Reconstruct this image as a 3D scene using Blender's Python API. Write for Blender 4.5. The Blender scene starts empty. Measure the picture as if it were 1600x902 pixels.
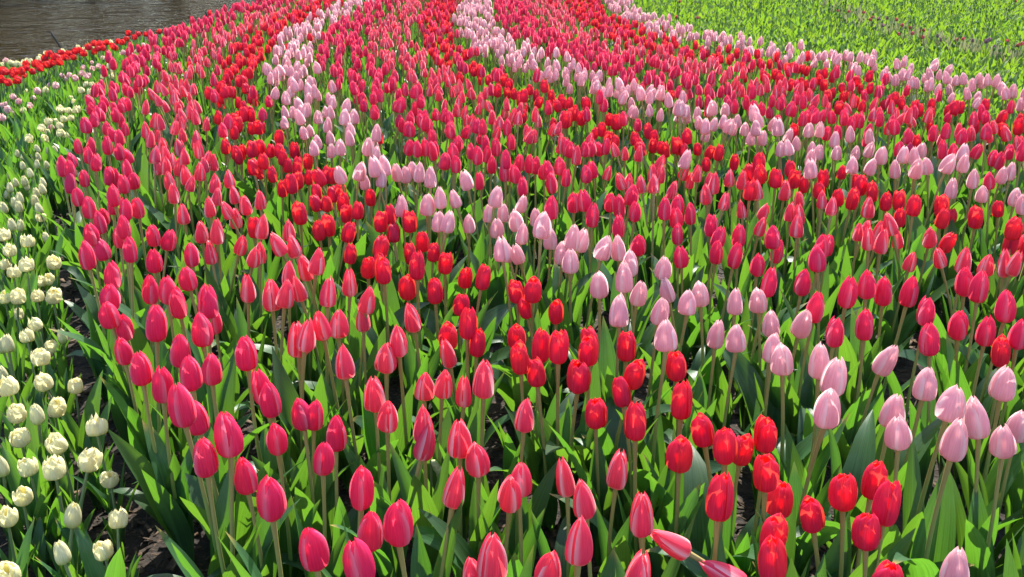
import bpy, math, random
import numpy as np
from mathutils import Vector, Matrix

random.seed(7)
rng = np.random.default_rng(7)
SC = bpy.context.scene
COL = SC.collection
R = math.radians

# ---------------------------------------------------------------- camera, sky, sun, exposure
F = 1500.0                       # focal length in photo pixels (1600 wide)
HORIZON = -120.0                 # photo row of the horizon
TH = math.atan((451 - HORIZON) / F)
CAM_Z = 1.205
cam = bpy.data.cameras.new('camera')
cam.sensor_width = 36.0
cam.lens = F / 1600 * 36
cam.clip_start = 0.05
cam.clip_end = 3000
cam_ob = bpy.data.objects.new('camera', cam)
COL.objects.link(cam_ob)
cam_ob.location = (0, 0, CAM_Z)
cam_ob.rotation_euler = (math.pi / 2 - TH, 0, 0)
SC.camera = cam_ob

SUN_AZ, SUN_EL = R(10), R(48)    # azimuth from +Y (ahead) towards +X (right)
world = bpy.data.worlds.new('World')
SC.world = world
world.use_nodes = True
wn = world.node_tree
wn.nodes.clear()
sky = wn.nodes.new('ShaderNodeTexSky')
sky.sky_type = 'NISHITA'
sky.sun_disc = False
sky.sun_elevation = SUN_EL
sky.sun_rotation = SUN_AZ
bg = wn.nodes.new('ShaderNodeBackground')
bg.inputs[1].default_value = 0.15
wo = wn.nodes.new('ShaderNodeOutputWorld')
wn.links.new(sky.outputs[0], bg.inputs[0])
wn.links.new(bg.outputs[0], wo.inputs[0])
sun = bpy.data.lights.new('sun', 'SUN')
sun.energy = 5.0
sun.angle = R(0.5)
sun.color = (1.0, 0.95, 0.86)
sun_ob = bpy.data.objects.new('sun', sun)
COL.objects.link(sun_ob)
sd = Vector((math.sin(SUN_AZ) * math.cos(SUN_EL), math.cos(SUN_AZ) * math.cos(SUN_EL), math.sin(SUN_EL)))
sun_ob.rotation_euler = (-sd).to_track_quat('-Z', 'Y').to_euler()
sun_ob.location = sd * 30
vs = SC.view_settings
vs.view_transform = 'Standard'
vs.look = 'None'
vs.gamma = 1.0
vs.exposure = 1.44
vs.use_curve_mapping = False
SC.cycles.max_bounces = 8
SC.cycles.transmission_bounces = 4
SC.cycles.transparent_max_bounces = 4

# ---------------------------------------------------------------- photo pixel -> world
CT, ST = math.cos(TH), math.sin(TH)


def ray(px, py):
    a, b = (px - 800) / F, -(py - 451) / F
    return np.array([a, CT + b * ST, -ST + b * CT])


def on_z(px, py, z):
    d = ray(px, py)
    t = (z - CAM_Z) / d[2]
    return np.array([d[0] * t, d[1] * t, z])


def on_y(px, py, y):
    d = ray(px, py)
    t = y / d[1]
    return np.array([d[0] * t, y, CAM_Z + d[2] * t])


def to_px(x, y, z):
    dz = z - CAM_Z
    dep = y * CT - dz * ST
    up = y * ST + dz * CT
    return 800 + F * x / dep, 451 - F * up / dep


# ---------------------------------------------------------------- material helpers
def new_mat(name):
    m = bpy.data.materials.new(name)
    m.use_nodes = True
    m.node_tree.nodes.clear()
    return m, m.node_tree.nodes, m.node_tree.links


def nd(N, kind, **kw):
    n = N.new(kind)
    for k, v in kw.items():
        setattr(n, k, v)
    return n


def mth(N, L, op, a, b=None, clamp=False):
    n = N.new('ShaderNodeMath')
    n.operation = op
    n.use_clamp = clamp
    for i, v in enumerate((a, b)):
        if v is None:
            continue
        if isinstance(v, (int, float)):
            n.inputs[i].default_value = v
        else:
            L.new(v, n.inputs[i])
    return n.outputs[0]


def smooth(N, L, x, lo, hi):
    n = N.new('ShaderNodeMapRange')
    n.interpolation_type = 'SMOOTHSTEP'
    n.inputs[1].default_value = lo
    n.inputs[2].default_value = hi
    L.new(x, n.inputs[0])
    return n.outputs[0]


def mix(N, L, fac, a, b, blend='MIX'):
    n = N.new('ShaderNodeMix')
    n.data_type = 'RGBA'
    n.blend_type = blend
    n.clamp_factor = True
    for sock, v in ((n.inputs[0], fac), (n.inputs[6], a), (n.inputs[7], b)):
        if isinstance(v, (int, float)):
            sock.default_value = v
        elif isinstance(v, tuple):
            sock.default_value = (*v, 1)
        else:
            L.new(v, sock)
    return n.outputs[2]


def uv_parts(N, L):
    uv = N.new('ShaderNodeUVMap')
    s = N.new('ShaderNodeSeparateXYZ')
    L.new(uv.outputs[0], s.inputs[0])
    return s.outputs[0], s.outputs[1]


def rand_value(N, L):
    oi = N.new('ShaderNodeObjectInfo')
    ge = N.new('ShaderNodeNewGeometry')
    s = mth(N, L, 'ADD', oi.outputs['Random'], ge.outputs['Random Per Island'])
    return mth(N, L, 'FRACT', s)


def thin_shader(N, L, col, tcol, fac, rough, bump=None, spec=0.4):
    p = N.new('ShaderNodeBsdfPrincipled')
    L.new(col, p.inputs['Base Color'])
    p.inputs['Roughness'].default_value = rough
    p.inputs['Specular IOR Level'].default_value = spec
    t = N.new('ShaderNodeBsdfTranslucent')
    L.new(tcol, t.inputs[0])
    if bump is not None:
        L.new(bump, p.inputs['Normal'])
    ms = N.new('ShaderNodeMixShader')
    ms.inputs[0].default_value = fac
    L.new(p.outputs[0], ms.inputs[1])
    L.new(t.outputs[0], ms.inputs[2])
    o = N.new('ShaderNodeOutputMaterial')
    L.new(ms.outputs[0], o.inputs[0])


def petal_material(name, base, trans, edge, foot, edge_lo, edge_amt, foot_hi, fac=0.42, tip=None):
    m, N, L = new_mat(name)
    u, v = uv_parts(N, L)
    rv = rand_value(N, L)
    au = mth(N, L, 'MULTIPLY', mth(N, L, 'ABSOLUTE', mth(N, L, 'SUBTRACT', u, 0.5)), 2.0)
    # streaks that run along the petal
    cx = N.new('ShaderNodeCombineXYZ')
    L.new(mth(N, L, 'MULTIPLY', u, 32.0), cx.inputs[0])
    L.new(mth(N, L, 'MULTIPLY', v, 2.2), cx.inputs[1])
    L.new(mth(N, L, 'MULTIPLY', rv, 40.0), cx.inputs[2])
    nz = nd(N, 'ShaderNodeTexNoise')
    nz.inputs['Scale'].default_value = 1.0
    nz.inputs['Detail'].default_value = 3.0
    L.new(cx.outputs[0], nz.inputs[0])
    st = nz.outputs[0]
    dark = tuple(c * 0.72 for c in base)
    lite = tuple(min(0.95, c * 1.12 + 0.030) for c in base)
    c0 = mix(N, L, smooth(N, L, st, 0.3, 0.7), dark, lite)
    # edges: pale margin, ragged by the streaks
    au2 = mth(N, L, 'ADD', au, mth(N, L, 'MULTIPLY', mth(N, L, 'SUBTRACT', st, 0.5), 0.16))
    ef = mth(N, L, 'MULTIPLY', smooth(N, L, au2, edge_lo, 1.0), edge_amt)
    c1 = mix(N, L, ef, c0, edge)
    v2 = mth(N, L, 'ADD', v, mth(N, L, 'MULTIPLY', mth(N, L, 'SUBTRACT', st, 0.5), 0.10))
    ff = mth(N, L, 'SUBTRACT', 1.0, smooth(N, L, v2, 0.0, foot_hi))
    c2 = mix(N, L, ff, c1, foot)
    if tip is not None:
        c2 = mix(N, L, mth(N, L, 'MULTIPLY', smooth(N, L, v2, 0.6, 1.0), 0.6), c2, tip)
    hs = N.new('ShaderNodeHueSaturation')
    L.new(mth(N, L, 'ADD', 0.49, mth(N, L, 'MULTIPLY', rv, 0.018)), hs.inputs['Hue'])
    L.new(mth(N, L, 'ADD', 0.80, mth(N, L, 'MULTIPLY', rv, 0.34)), hs.inputs['Value'])
    L.new(c2, hs.inputs['Color'])
    tcol = mix(N, L, mth(N, L, 'MULTIPLY', mth(N, L, 'MAXIMUM', ef, ff), 0.75), trans, edge)
    bp = N.new('ShaderNodeBump')
    bp.inputs['Strength'].default_value = 0.45
    bp.inputs['Distance'].default_value = 0.002
    L.new(st, bp.inputs['Height'])
    thin_shader(N, L, hs.outputs[0], tcol, fac, 0.48, bp.outputs[0], 0.35)
    return m


def leaf_material(name, base, trans, fac=0.45, rough=0.38):
    m, N, L = new_mat(name)
    u, v = uv_parts(N, L)
    rv = rand_value(N, L)
    cx = N.new('ShaderNodeCombineXYZ')
    L.new(mth(N, L, 'MULTIPLY', u, 34.0), cx.inputs[0])
    L.new(mth(N, L, 'MULTIPLY', v, 1.5), cx.inputs[1])
    L.new(mth(N, L, 'MULTIPLY', rv, 50.0), cx.inputs[2])
    nz = nd(N, 'ShaderNodeTexNoise')
    nz.inputs['Scale'].default_value = 1.0
    nz.inputs['Detail'].default_value = 2.0
    L.new(cx.outputs[0], nz.inputs[0])
    tc = N.new('ShaderNodeTexCoord')
    blot = nd(N, 'ShaderNodeTexNoise')
    blot.inputs['Scale'].default_value = 22.0
    blot.inputs['Detail'].default_value = 3.0
    L.new(tc.outputs['Object'], blot.inputs[0])
    dark = tuple(c * 0.60 for c in base)
    lite = (base[0] * 1.45, base[1] * 1.3, base[2] * 1.3)
    c0 = mix(N, L, smooth(N, L, nz.outputs[0], 0.3, 0.7), dark, lite)
    c1 = mix(N, L, mth(N, L, 'MULTIPLY', smooth(N, L, blot.outputs[0], 0.5, 0.75), 0.35), c0, (base[0] * 1.9, base[1] * 1.35, base[2] * 2.3))
    # a dry yellow tip on some leaves
    tipf = mth(N, L, 'MULTIPLY', smooth(N, L, mth(N, L, 'ADD', v, mth(N, L, 'MULTIPLY', nz.outputs[0], 0.08)), 0.93, 1.02), smooth(N, L, rv, 0.55, 0.7))
    c1 = mix(N, L, tipf, c1, (0.30, 0.22, 0.07))
    hs = N.new('ShaderNodeHueSaturation')
    L.new(mth(N, L, 'ADD', 0.485, mth(N, L, 'MULTIPLY', rv, 0.03)), hs.inputs['Hue'])
    L.new(mth(N, L, 'ADD', 0.75, mth(N, L, 'MULTIPLY', rv, 0.5)), hs.inputs['Value'])
    L.new(c1, hs.inputs['Color'])
    ht = N.new('ShaderNodeHueSaturation')
    L.new(mth(N, L, 'ADD', 0.49, mth(N, L, 'MULTIPLY', rv, 0.02)), ht.inputs['Hue'])
    L.new(mth(N, L, 'ADD', 0.62, mth(N, L, 'MULTIPLY', nz.outputs[0], 0.76)), ht.inputs['Value'])
    ht.inputs['Color'].default_value = (*trans, 1)
    bp = N.new('ShaderNodeBump')
    bp.inputs['Strength'].default_value = 0.25
    bp.inputs['Distance'].default_value = 0.002
    L.new(nz.outputs[0], bp.inputs['Height'])
    thin_shader(N, L, hs.outputs[0], ht.outputs[0], fac, rough, bp.outputs[0], 0.45)
    return m


def stem_material(name, low, high):
    m, N, L = new_mat(name)
    u, v = uv_parts(N, L)
    tc = N.new('ShaderNodeTexCoord')
    nz = nd(N, 'ShaderNodeTexNoise')
    nz.inputs['Scale'].default_value = 60.0
    L.new(tc.outputs['Object'], nz.inputs[0])
    vv = mth(N, L, 'ADD', v, mth(N, L, 'MULTIPLY', mth(N, L, 'SUBTRACT', nz.outputs[0], 0.5), 0.5))
    c = mix(N, L, smooth(N, L, vv, 0.25, 0.95), low, high)
    p = N.new('ShaderNodeBsdfPrincipled')
    L.new(c, p.inputs['Base Color'])
    p.inputs['Roughness'].default_value = 0.45
    p.inputs['Subsurface Weight'].default_value = 0.0
    o = N.new('ShaderNodeOutputMaterial')
    L.new(p.outputs[0], o.inputs[0])
    return m


def noise_material(name, c_a, c_b, scale, rough=0.9, bump=0.4, dist=0.02, detail=6, c_c=None, scale2=40, lo=0.35, hi=0.65):
    m, N, L = new_mat(name)
    tc = N.new('ShaderNodeTexCoord')
    nz = nd(N, 'ShaderNodeTexNoise')
    nz.inputs['Scale'].default_value = scale
    nz.inputs['Detail'].default_value = detail
    L.new(tc.outputs['Object'], nz.inputs[0])
    c = mix(N, L, smooth(N, L, nz.outputs[0], lo, hi), c_a, c_b)
    n2 = nd(N, 'ShaderNodeTexNoise')
    n2.inputs['Scale'].default_value = scale2
    n2.inputs['Detail'].default_value = 4
    L.new(tc.outputs['Object'], n2.inputs[0])
    if c_c is not None:
        c = mix(N, L, smooth(N, L, n2.outputs[0], 0.58, 0.68), c, c_c)
    h = mth(N, L, 'ADD', nz.outputs[0], mth(N, L, 'MULTIPLY', n2.outputs[0], 0.6))
    bp = N.new('ShaderNodeBump')
    bp.inputs['Strength'].default_value = bump
    bp.inputs['Distance'].default_value = dist
    L.new(h, bp.inputs['Height'])
    p = N.new('ShaderNodeBsdfPrincipled')
    L.new(c, p.inputs['Base Color'])
    L.new(bp.outputs[0], p.inputs['Normal'])
    p.inputs['Roughness'].default_value = rough
    o = N.new('ShaderNodeOutputMaterial')
    L.new(p.outputs[0], o.inputs[0])
    return m


def water_material():
    m, N, L = new_mat('water')
    tc = N.new('ShaderNodeTexCoord')
    mp = N.new('ShaderNodeMapping')
    mp.inputs['Rotation'].default_value = (0, 0, R(-8))
    mp.inputs['Scale'].default_value = (1.0, 1.5, 1.0)
    L.new(tc.outputs['Object'], mp.inputs[0])
    n1 = nd(N, 'ShaderNodeTexNoise')
    n1.inputs['Scale'].default_value = 1.9
    n1.inputs['Detail'].default_value = 3
    n1.inputs['Roughness'].default_value = 0.55
    L.new(mp.outputs[0], n1.inputs[0])
    n2 = nd(N, 'ShaderNodeTexNoise')
    n2.inputs['Scale'].default_value = 0.7
    n2.inputs['Detail'].default_value = 2
    L.new(mp.outputs[0], n2.inputs[0])
    h = mth(N, L, 'ADD', n1.outputs[0], mth(N, L, 'MULTIPLY', n2.outputs[0], 1.2))
    bp = N.new('ShaderNodeBump')
    bp.inputs['Strength'].default_value = 0.55
    bp.inputs['Distance'].default_value = 0.19
    L.new(h, bp.inputs['Height'])
    p = N.new('ShaderNodeBsdfPrincipled')
    p.inputs['Base Color'].default_value = (0.030, 0.022, 0.008, 1)
    p.inputs['Roughness'].default_value = 0.04
    p.inputs['IOR'].default_value = 1.33
    L.new(bp.outputs[0], p.inputs['Normal'])
    o = N.new('ShaderNodeOutputMaterial')
    L.new(p.outputs[0], o.inputs[0])
    return m


M = {}
M['crimson'] = petal_material('crimson_petal', (0.78, 0.032, 0.165), (1.0, 0.09, 0.15), (0.92, 0.42, 0.54), (0.86, 0.60, 0.52), 0.50, 0.62, 0.09, 0.52)
M['white'] = petal_material('white_edged_petal', (0.84, 0.078, 0.170), (1.0, 0.12, 0.14), (0.94, 0.74, 0.76), (0.92, 0.74, 0.64), 0.44, 0.9, 0.19, 0.52)
M['red'] = petal_material('red_petal', (0.72, 0.017, 0.088), (1.0, 0.085, 0.050), (0.85, 0.08, 0.08), (0.80, 0.40, 0.18), 0.85, 0.5, 0.05, 0.50)
M['pink'] = petal_material('pale_pink_petal', (0.92, 0.48, 0.57), (1.0, 0.63, 0.63), (0.95, 0.86, 0.82), (0.94, 0.70, 0.50), 0.45, 0.85, 0.13, 0.50, tip=(0.93, 0.70, 0.66))
M['cream'] = petal_material('cream_petal', (0.91, 0.83, 0.50), (0.97, 0.89, 0.48), (0.93, 0.89, 0.70), (0.50, 0.58, 0.18), 0.5, 0.5, 0.34, 0.42)
M['cream_bud'] = petal_material('cream_bud_petal', (0.80, 0.76, 0.48), (0.84, 0.80, 0.42), (0.84, 0.80, 0.54), (0.36, 0.46, 0.13), 0.5, 0.5, 0.55, 0.40)
M['dred'] = petal_material('double_red_petal', (0.70, 0.016, 0.036), (0.95, 0.045, 0.03), (0.88, 0.14, 0.06), (0.60, 0.30, 0.06), 0.7, 0.5, 0.15, 0.5)
M['dpink'] = petal_material('double_pink_petal', (0.89, 0.54, 0.55), (0.97, 0.64, 0.60), (0.93, 0.76, 0.70), (0.66, 0.62, 0.28), 0.5, 0.6, 0.3, 0.46)
M['left'] = petal_material('leftover_petal', (0.52, 0.07, 0.10), (0.75, 0.14, 0.12), (0.62, 0.25, 0.25), (0.45, 0.35, 0.15), 0.6, 0.6, 0.3)
M['spent'] = petal_material('faded_petal', (0.26, 0.12, 0.17), (0.4, 0.2, 0.25), (0.45, 0.36, 0.34), (0.28, 0.25, 0.12), 0.5, 0.6, 0.3)
M['leaf'] = leaf_material('tulip_leaf', (0.046, 0.118, 0.046), (0.115, 0.28, 0.016))
M['leaf_blue'] = leaf_material('cream_tulip_leaf', (0.048, 0.122, 0.050), (0.135, 0.32, 0.018), 0.43)
M['leaf_bright'] = leaf_material('field_leaf', (0.105, 0.205, 0.040), (0.20, 0.355, 0.018), 0.43, 0.5)
M['stem'] = stem_material('tulip_stem', (0.18, 0.30, 0.06), (0.30, 0.25, 0.08))
M['stem_green'] = stem_material('cream_tulip_stem', (0.10, 0.19, 0.07), (0.17, 0.22, 0.09))
M['soil'] = noise_material('soil', (0.010, 0.0065, 0.004), (0.028, 0.018, 0.010), 14, 0.95, 0.9, 0.03, 8, (0.085, 0.05, 0.03), 55)
M['chip'] = noise_material('bark_chip', (0.016, 0.010, 0.006), (0.095, 0.058, 0.03), 30, 0.9, 0.4, 0.01, 6, (0.24, 0.165, 0.09), 13)
M['bark'] = noise_material('tree_bark', (0.05, 0.04, 0.03), (0.12, 0.095, 0.07), 6, 0.9, 0.6, 0.03)
M['tree_leaf'] = noise_material('tree_leaf', (0.020, 0.022, 0.006), (0.055, 0.044, 0.014), 0.8, 0.7, 0.1, 0.01)
M['tree_leaf_brown'] = noise_material('brown_tree_leaf', (0.10, 0.066, 0.030), (0.20, 0.135, 0.07), 0.8, 0.7, 0.1, 0.01)
M['black'] = noise_material('black_stake', (0.004, 0.004, 0.004), (0.008, 0.008, 0.008), 30, 0.7, 0.1, 0.002)
M['wire'] = noise_material('wire', (0.10, 0.10, 0.10), (0.2, 0.2, 0.2), 30, 0.5, 0.1, 0.001)
M['spike'] = noise_material('pale_spike', (0.30, 0.36, 0.14), (0.48, 0.50, 0.26), 120, 0.7, 0.6, 0.004)
M['water'] = water_material()


# ---------------------------------------------------------------- mesh pieces (numpy): (verts, quads, uvs, material slot)
def grid_faces(nu, nv, off=0):
    i, j = np.meshgrid(np.arange(nu - 1), np.arange(nv - 1), indexing='ij')
    a = (i * nv + j).ravel()
    return np.stack([a, a + nv, a + nv + 1, a + 1], 1) + off


def join(pieces):
    vs_, fs, us, ms, o = [], [], [], [], 0
    for v, f, u, m in pieces:
        vs_.append(v)
        fs.append(f + o)
        us.append(u)
        ms.append(np.full(len(f), m, np.int32) if np.isscalar(m) else m)
        o += len(v)
    return np.concatenate(vs_), np.concatenate(fs), np.concatenate(us), np.concatenate(ms)


def mesh_from(name, piece, mats):
    v, f, u, m = piece
    me = bpy.data.meshes.new(name)
    me.vertices.add(len(v))
    me.vertices.foreach_set('co', np.ascontiguousarray(v, np.float32).ravel())
    nf = len(f)
    me.loops.add(nf * 4)
    me.loops.foreach_set('vertex_index', np.ascontiguousarray(f, np.int32).ravel())
    me.polygons.add(nf)
    me.polygons.foreach_set('loop_start', np.arange(nf, dtype=np.int32) * 4)
    me.polygons.foreach_set('use_smooth', np.ones(nf, bool))
    mi = np.full(nf, m, np.int32) if np.isscalar(m) else np.asarray(m, np.int32)
    me.polygons.foreach_set('material_index', mi)
    uvl = me.uv_layers.new(name='UVMap')
    uvl.data.foreach_set('uv', np.ascontiguousarray(u[f.ravel()], np.float32).ravel())
    for k in mats:
        me.materials.append(M[k])
    me.update(calc_edges=True)
    return me


def obj(name, me, parent=None):
    o = bpy.data.objects.new(name, me)
    COL.objects.link(o)
    if parent is not None:
        o.parent = parent
    return o


def tag(o, label=None, cat=None, group=None, kind=None):
    for k, v in (('label', label), ('category', cat), ('group', group), ('kind', kind)):
        if v:
            o[k] = v
    return o


def rotx(a):
    c, s = math.cos(a), math.sin(a)
    return np.array([[1, 0, 0], [0, c, -s], [0, s, c]])


def rotz(a):
    c, s = math.cos(a), math.sin(a)
    return np.array([[c, -s, 0], [s, c, 0], [0, 0, 1]])


def align(direction):
    """rotation taking +Z to direction"""
    q = Vector((0, 0, 1)).rotation_difference(Vector(direction).normalized())
    return np.array(q.to_matrix())


SHAPES = {   # radius profile along the petal, height profile, max half angle, length, radius
    'crimson': dict(r=[.20, .80, .99, 1.0, .90, .60, .16], a=66, L=.074, R=.0179),
    'white':   dict(r=[.22, .88, 1.0, .93, .76, .48, .12], a=60, L=.071, R=.0179),
    'red':     dict(r=[.20, .82, 1.0, 1.01, .95, .72, .34], a=68, L=.069, R=.0186),
    'pink':    dict(r=[.28, .92, 1.03, .99, .84, .55, .15], a=64, L=.072, R=.0190),
}
VK = np.array([0, .10, .26, .45, .65, .84, 1.0])
ZK = np.array([0, .035, .20, .42, .66, .87, 1.0])


def petal(kind_r, Rr, Lr, amax, ang, nu, nv, rs, rscale=1.0, open_=0.0, flare=0.0, spiral=0.0, pointed=False):
    v = np.linspace(0, 1, nv)
    vv = np.interp(v, np.linspace(0, 1, nv), v)
    rk = np.array(kind_r) + open_ * np.array([0, 0, .02, .08, .2, .35, .5])
    # smooth resample
    fine = np.linspace(0, 1, 60)
    rf = np.interp(fine, VK, rk)
    zf = np.interp(fine, VK, ZK)
    ker = np.ones(7) / 7
    rf = np.convolve(np.pad(rf, 3, 'edge'), ker, 'valid')
    zf = np.convolve(np.pad(zf, 3, 'edge'), ker, 'valid')
    rr = np.interp(vv, fine, rf) * Rr * rscale
    zz = np.interp(vv, fine, zf) * Lr
    wid = np.interp(vv, [0, .10, .28, .5, .72, .88, .96, 1.0], [.7, .92, 1.0, .96, .78, .52, .30, .02] if pointed else [.75, .95, 1.0, 1.0, .96, .80, .55, .04])
    u = np.linspace(-1, 1, nu)
    U, V = np.meshgrid(u, vv, indexing='ij')
    RR, ZZ, WW = (np.broadcast_to(x, U.shape) for x in (rr, zz, wid))
    # narrow towards the tip: constant arc width, so larger angle where the radius is small
    arc = amax * WW
    tw = rs.uniform(-.10, .10)
    th = ang + U * arc + tw * V
    ph1, ph2 = rs.uniform(0, 6.28, 2)
    bulge = 1 + .075 * (1 - U ** 2) * np.sin(np.pi * np.clip(V, 0, 1)) - .035 * np.exp(-(U / .16) ** 2) * V
    wav = 1 + flare * np.abs(U) ** 3 * V * np.sin(V * 5 + ph1) + .018 * np.sin(U * 3 + ph2) * V
    r = RR * bulge * wav * (1 + spiral * U * np.sin(np.pi * np.clip(V * .9 + .1, 0, 1)) ** .7)
    z = ZZ - Lr * .10 * U ** 2 * V ** 2 + Lr * .012 * np.sin(U * 4 + ph1) * V
    P = np.stack([r * np.cos(th), r * np.sin(th), z], -1).reshape(-1, 3)
    uv = np.stack([(U + 1) / 2, V], -1).reshape(-1, 2)
    return P, grid_faces(nu, nv), uv, 0


def bloom_petals(kind, lod, rs):
    """(inner whorl pieces, outer whorl pieces) round the Z axis, base at the origin"""
    s = SHAPES[kind]
    nu, nv = {0: (9, 13), 1: (6, 9), 2: (3, 6)}[lod]
    open_ = {'crimson': .07, 'white': .04, 'red': .22, 'pink': .08}[kind] * (rs.uniform(.0, 1.6) if rs.random() < .8 else rs.uniform(1.7, 2.5))
    Rr, Lr = s['R'] * rs.uniform(.88, 1.10), s['L'] * rs.uniform(.88, 1.08)
    a0 = rs.uniform(0, 6.28)
    inner, outer = [], []
    sp_sign = rs.choice([-1, 1])
    for k in range(3):
        inner.append(petal(s['r'], Rr, Lr * rs.uniform(.90, 1.0), R(s['a']) * .95, a0 + 2.094 * k + 1.047 + rs.uniform(-.15, .15), nu, nv, rs, .88, open_ * .6, .03, .04 * sp_sign))
    for k in range(3):
        outer.append(petal(s['r'], Rr, Lr * rs.uniform(.87, 1.03), R(s['a']) * rs.uniform(.92, 1.12), a0 + 2.094 * k + rs.uniform(-.2, .2), nu, nv, rs, rs.uniform(.97, 1.03), open_ * rs.uniform(.3, 1.7), .05, sp_sign * rs.uniform(.07, .16)))
    return inner, outer


def double_petals(lod, rs, bud=False, ragged=1.0, Rr=.0196, Lr=.044):
    nu, nv = {0: (7, 9), 1: (5, 6), 2: (3, 4)}[lod]
    out = []
    if bud:
        prof = [.30, .86, 1.0, .98, .86, .62, .30]
        for k in range(3):
            out.append(petal(prof, Rr * .66, Lr * 1.02, R(62), k * 2.094 + .5, nu, nv, rs, .92, .05, .03, .05))
            out.append(petal(prof, Rr * .66, Lr * .97, R(58), k * 2.094 + 1.55, nu, nv, rs, 1.0, .05))
        return out
    prof = [.30, .86, 1.0, 1.0, .95, .80, .52]
    rings = [(5, 1.0, .92, 48, .42), (4, .82, 1.0, 50, .22), (3, .58, 1.08, 50, .10)] if lod < 2 else [(5, 1.0, .92, 42, .2), (4, .68, 1.04, 50, .05)]
    for n, rsc, lsc, a, op in rings:
        a0 = rs.uniform(0, 6.28)
        for k in range(n):
            out.append(petal(prof, Rr, Lr * lsc * rs.uniform(.85, 1.1), R(a), a0 + k * 6.283 / n + rs.uniform(-.3, .3), nu, nv, rs, rsc * rs.uniform(.92, 1.06), op * ragged * rs.uniform(-.3, 1.8), .11 * ragged, rs.uniform(-.1, .1), rs.random() < .6))
    return out


def tube(pts, rad, ns, slot):
    pts = np.asarray(pts, float)
    n = len(pts)
    t = np.gradient(pts, axis=0)
    t /= np.linalg.norm(t, axis=1)[:, None]
    ref = np.array([1.0, 0, 0]) if abs(t[0][0]) < .8 else np.array([0, 1.0, 0])
    b = np.cross(t, ref)
    b /= np.linalg.norm(b, axis=1)[:, None]
    c = np.cross(t, b)
    rad = np.broadcast_to(rad, (n,))
    an = np.linspace(0, 2 * np.pi, ns + 1)
    P = pts[None] + rad[None, :, None] * (np.cos(an)[:, None, None] * b[None] + np.sin(an)[:, None, None] * c[None])
    U, V = np.meshgrid(np.linspace(0, 1, ns + 1), np.linspace(0, 1, n), indexing='ij')
    return P.reshape(-1, 3), grid_faces(ns + 1, n), np.stack([U, V], -1).reshape(-1, 2), slot


def leaf(rs, length, width, t0, t1, lod, slot, fold=.35, droop=1.0):
    nu, nv = {0: (5, 14), 1: (5, 9), 2: (3, 6)}[lod]
    s = np.linspace(0, 1, nv)
    t = t0 + (t1 - t0) * s ** (1.6 * droop)
    ds = length / (nv - 1)
    x = np.concatenate([[0], np.cumsum(np.sin(t[:-1]) * ds)]) + .006
    z = np.concatenate([[0], np.cumsum(np.cos(t[:-1]) * ds)])
    w = width * .5 * np.interp(s, [0, .12, .35, .55, .75, .9, 1], [.38, .66, 1.0, .98, .70, .33, .01])
    side = rs.uniform(-.28, .28)
    twist = rs.uniform(-.9, .9) * s ** 1.3
    y0 = side * length * s ** 2 * .5
    u = np.linspace(-1, 1, nu)
    U, S = np.meshgrid(u, s, indexing='ij')
    nx, nz_ = -np.cos(t), np.sin(t)          # towards the stem side (concave face)
    W = w[None]
    f = fold * (1.25 - S)
    lift = np.abs(U) ** 1.4 * W * f * 1.4 + .10 * W * np.sin(S * 11 + rs.uniform(0, 6)) * U ** 2 * rs.uniform(.4, 1.8)
    lat = U * W * np.cos(f)
    ct, st_ = np.cos(twist)[None], np.sin(twist)[None]
    lat2, lift2 = lat * ct - lift * st_, lat * st_ + lift * ct
    P = np.stack([x[None] + lift2 * nx[None], y0[None] + lat2, z[None] + lift2 * nz_[None]], -1).reshape(-1, 3)
    uv = np.stack([(U + 1) / 2, S], -1).reshape(-1, 2)
    return P, grid_faces(nu, nv), uv, slot


def rand_leaf(rs, lod, slot, size=1.0, kind='tulip'):
    if kind == 'tulip':
        k = rs.random()
        if k < .68:
            return leaf(rs, rs.uniform(.25, .345) * size, rs.uniform(.040, .070) * size, rs.uniform(.03, .18), rs.uniform(.2, .7), lod, slot, rs.uniform(.25, .55))
        if k < .91:
            return leaf(rs, rs.uniform(.25, .35) * size, rs.uniform(.052, .084) * size, rs.uniform(.12, .30), rs.uniform(1.0, 1.7), lod, slot, rs.uniform(.15, .4))
        return leaf(rs, rs.uniform(.24, .32) * size, rs.uniform(.040, .064) * size, rs.uniform(.15, .35), rs.uniform(1.9, 2.5), lod, slot, rs.uniform(.1, .3), 1.3)
    if kind == 'slim':
        return leaf(rs, rs.uniform(.15, .22) * size, rs.uniform(.022, .038) * size, rs.uniform(.03, .2), rs.uniform(.2, .8), lod, slot, rs.uniform(.3, .6))
    return leaf(rs, rs.uniform(.20, .30) * size, rs.uniform(.035, .058) * size, rs.uniform(.1, .4), rs.uniform(.5, 1.5), lod, slot, rs.uniform(.2, .45))


def place(piece, Rm, off, sc=1.0):
    v, f, u, m = piece
    return (v * sc) @ Rm.T + off, f, u, m


# ---------------------------------------------------------------- tulip templates
HEIGHT = {'crimson': .370, 'white': .360, 'red': .350, 'pink': .380}


def stem_curve(rs, h, lean):
    """points from the ground to the foot of the bloom (leaning towards +X) and the direction at the top"""
    s = np.linspace(0, 1, 9)
    bow = rs.uniform(-.014, .014)
    x = lean * h * s ** 1.5 + bow * np.sin(np.pi * s)
    y = rs.uniform(-.008, .008) * np.sin(np.pi * s)
    z = h * s
    P = np.stack([x, y, z], 1)
    return P, P[-1] - P[-2]


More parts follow.
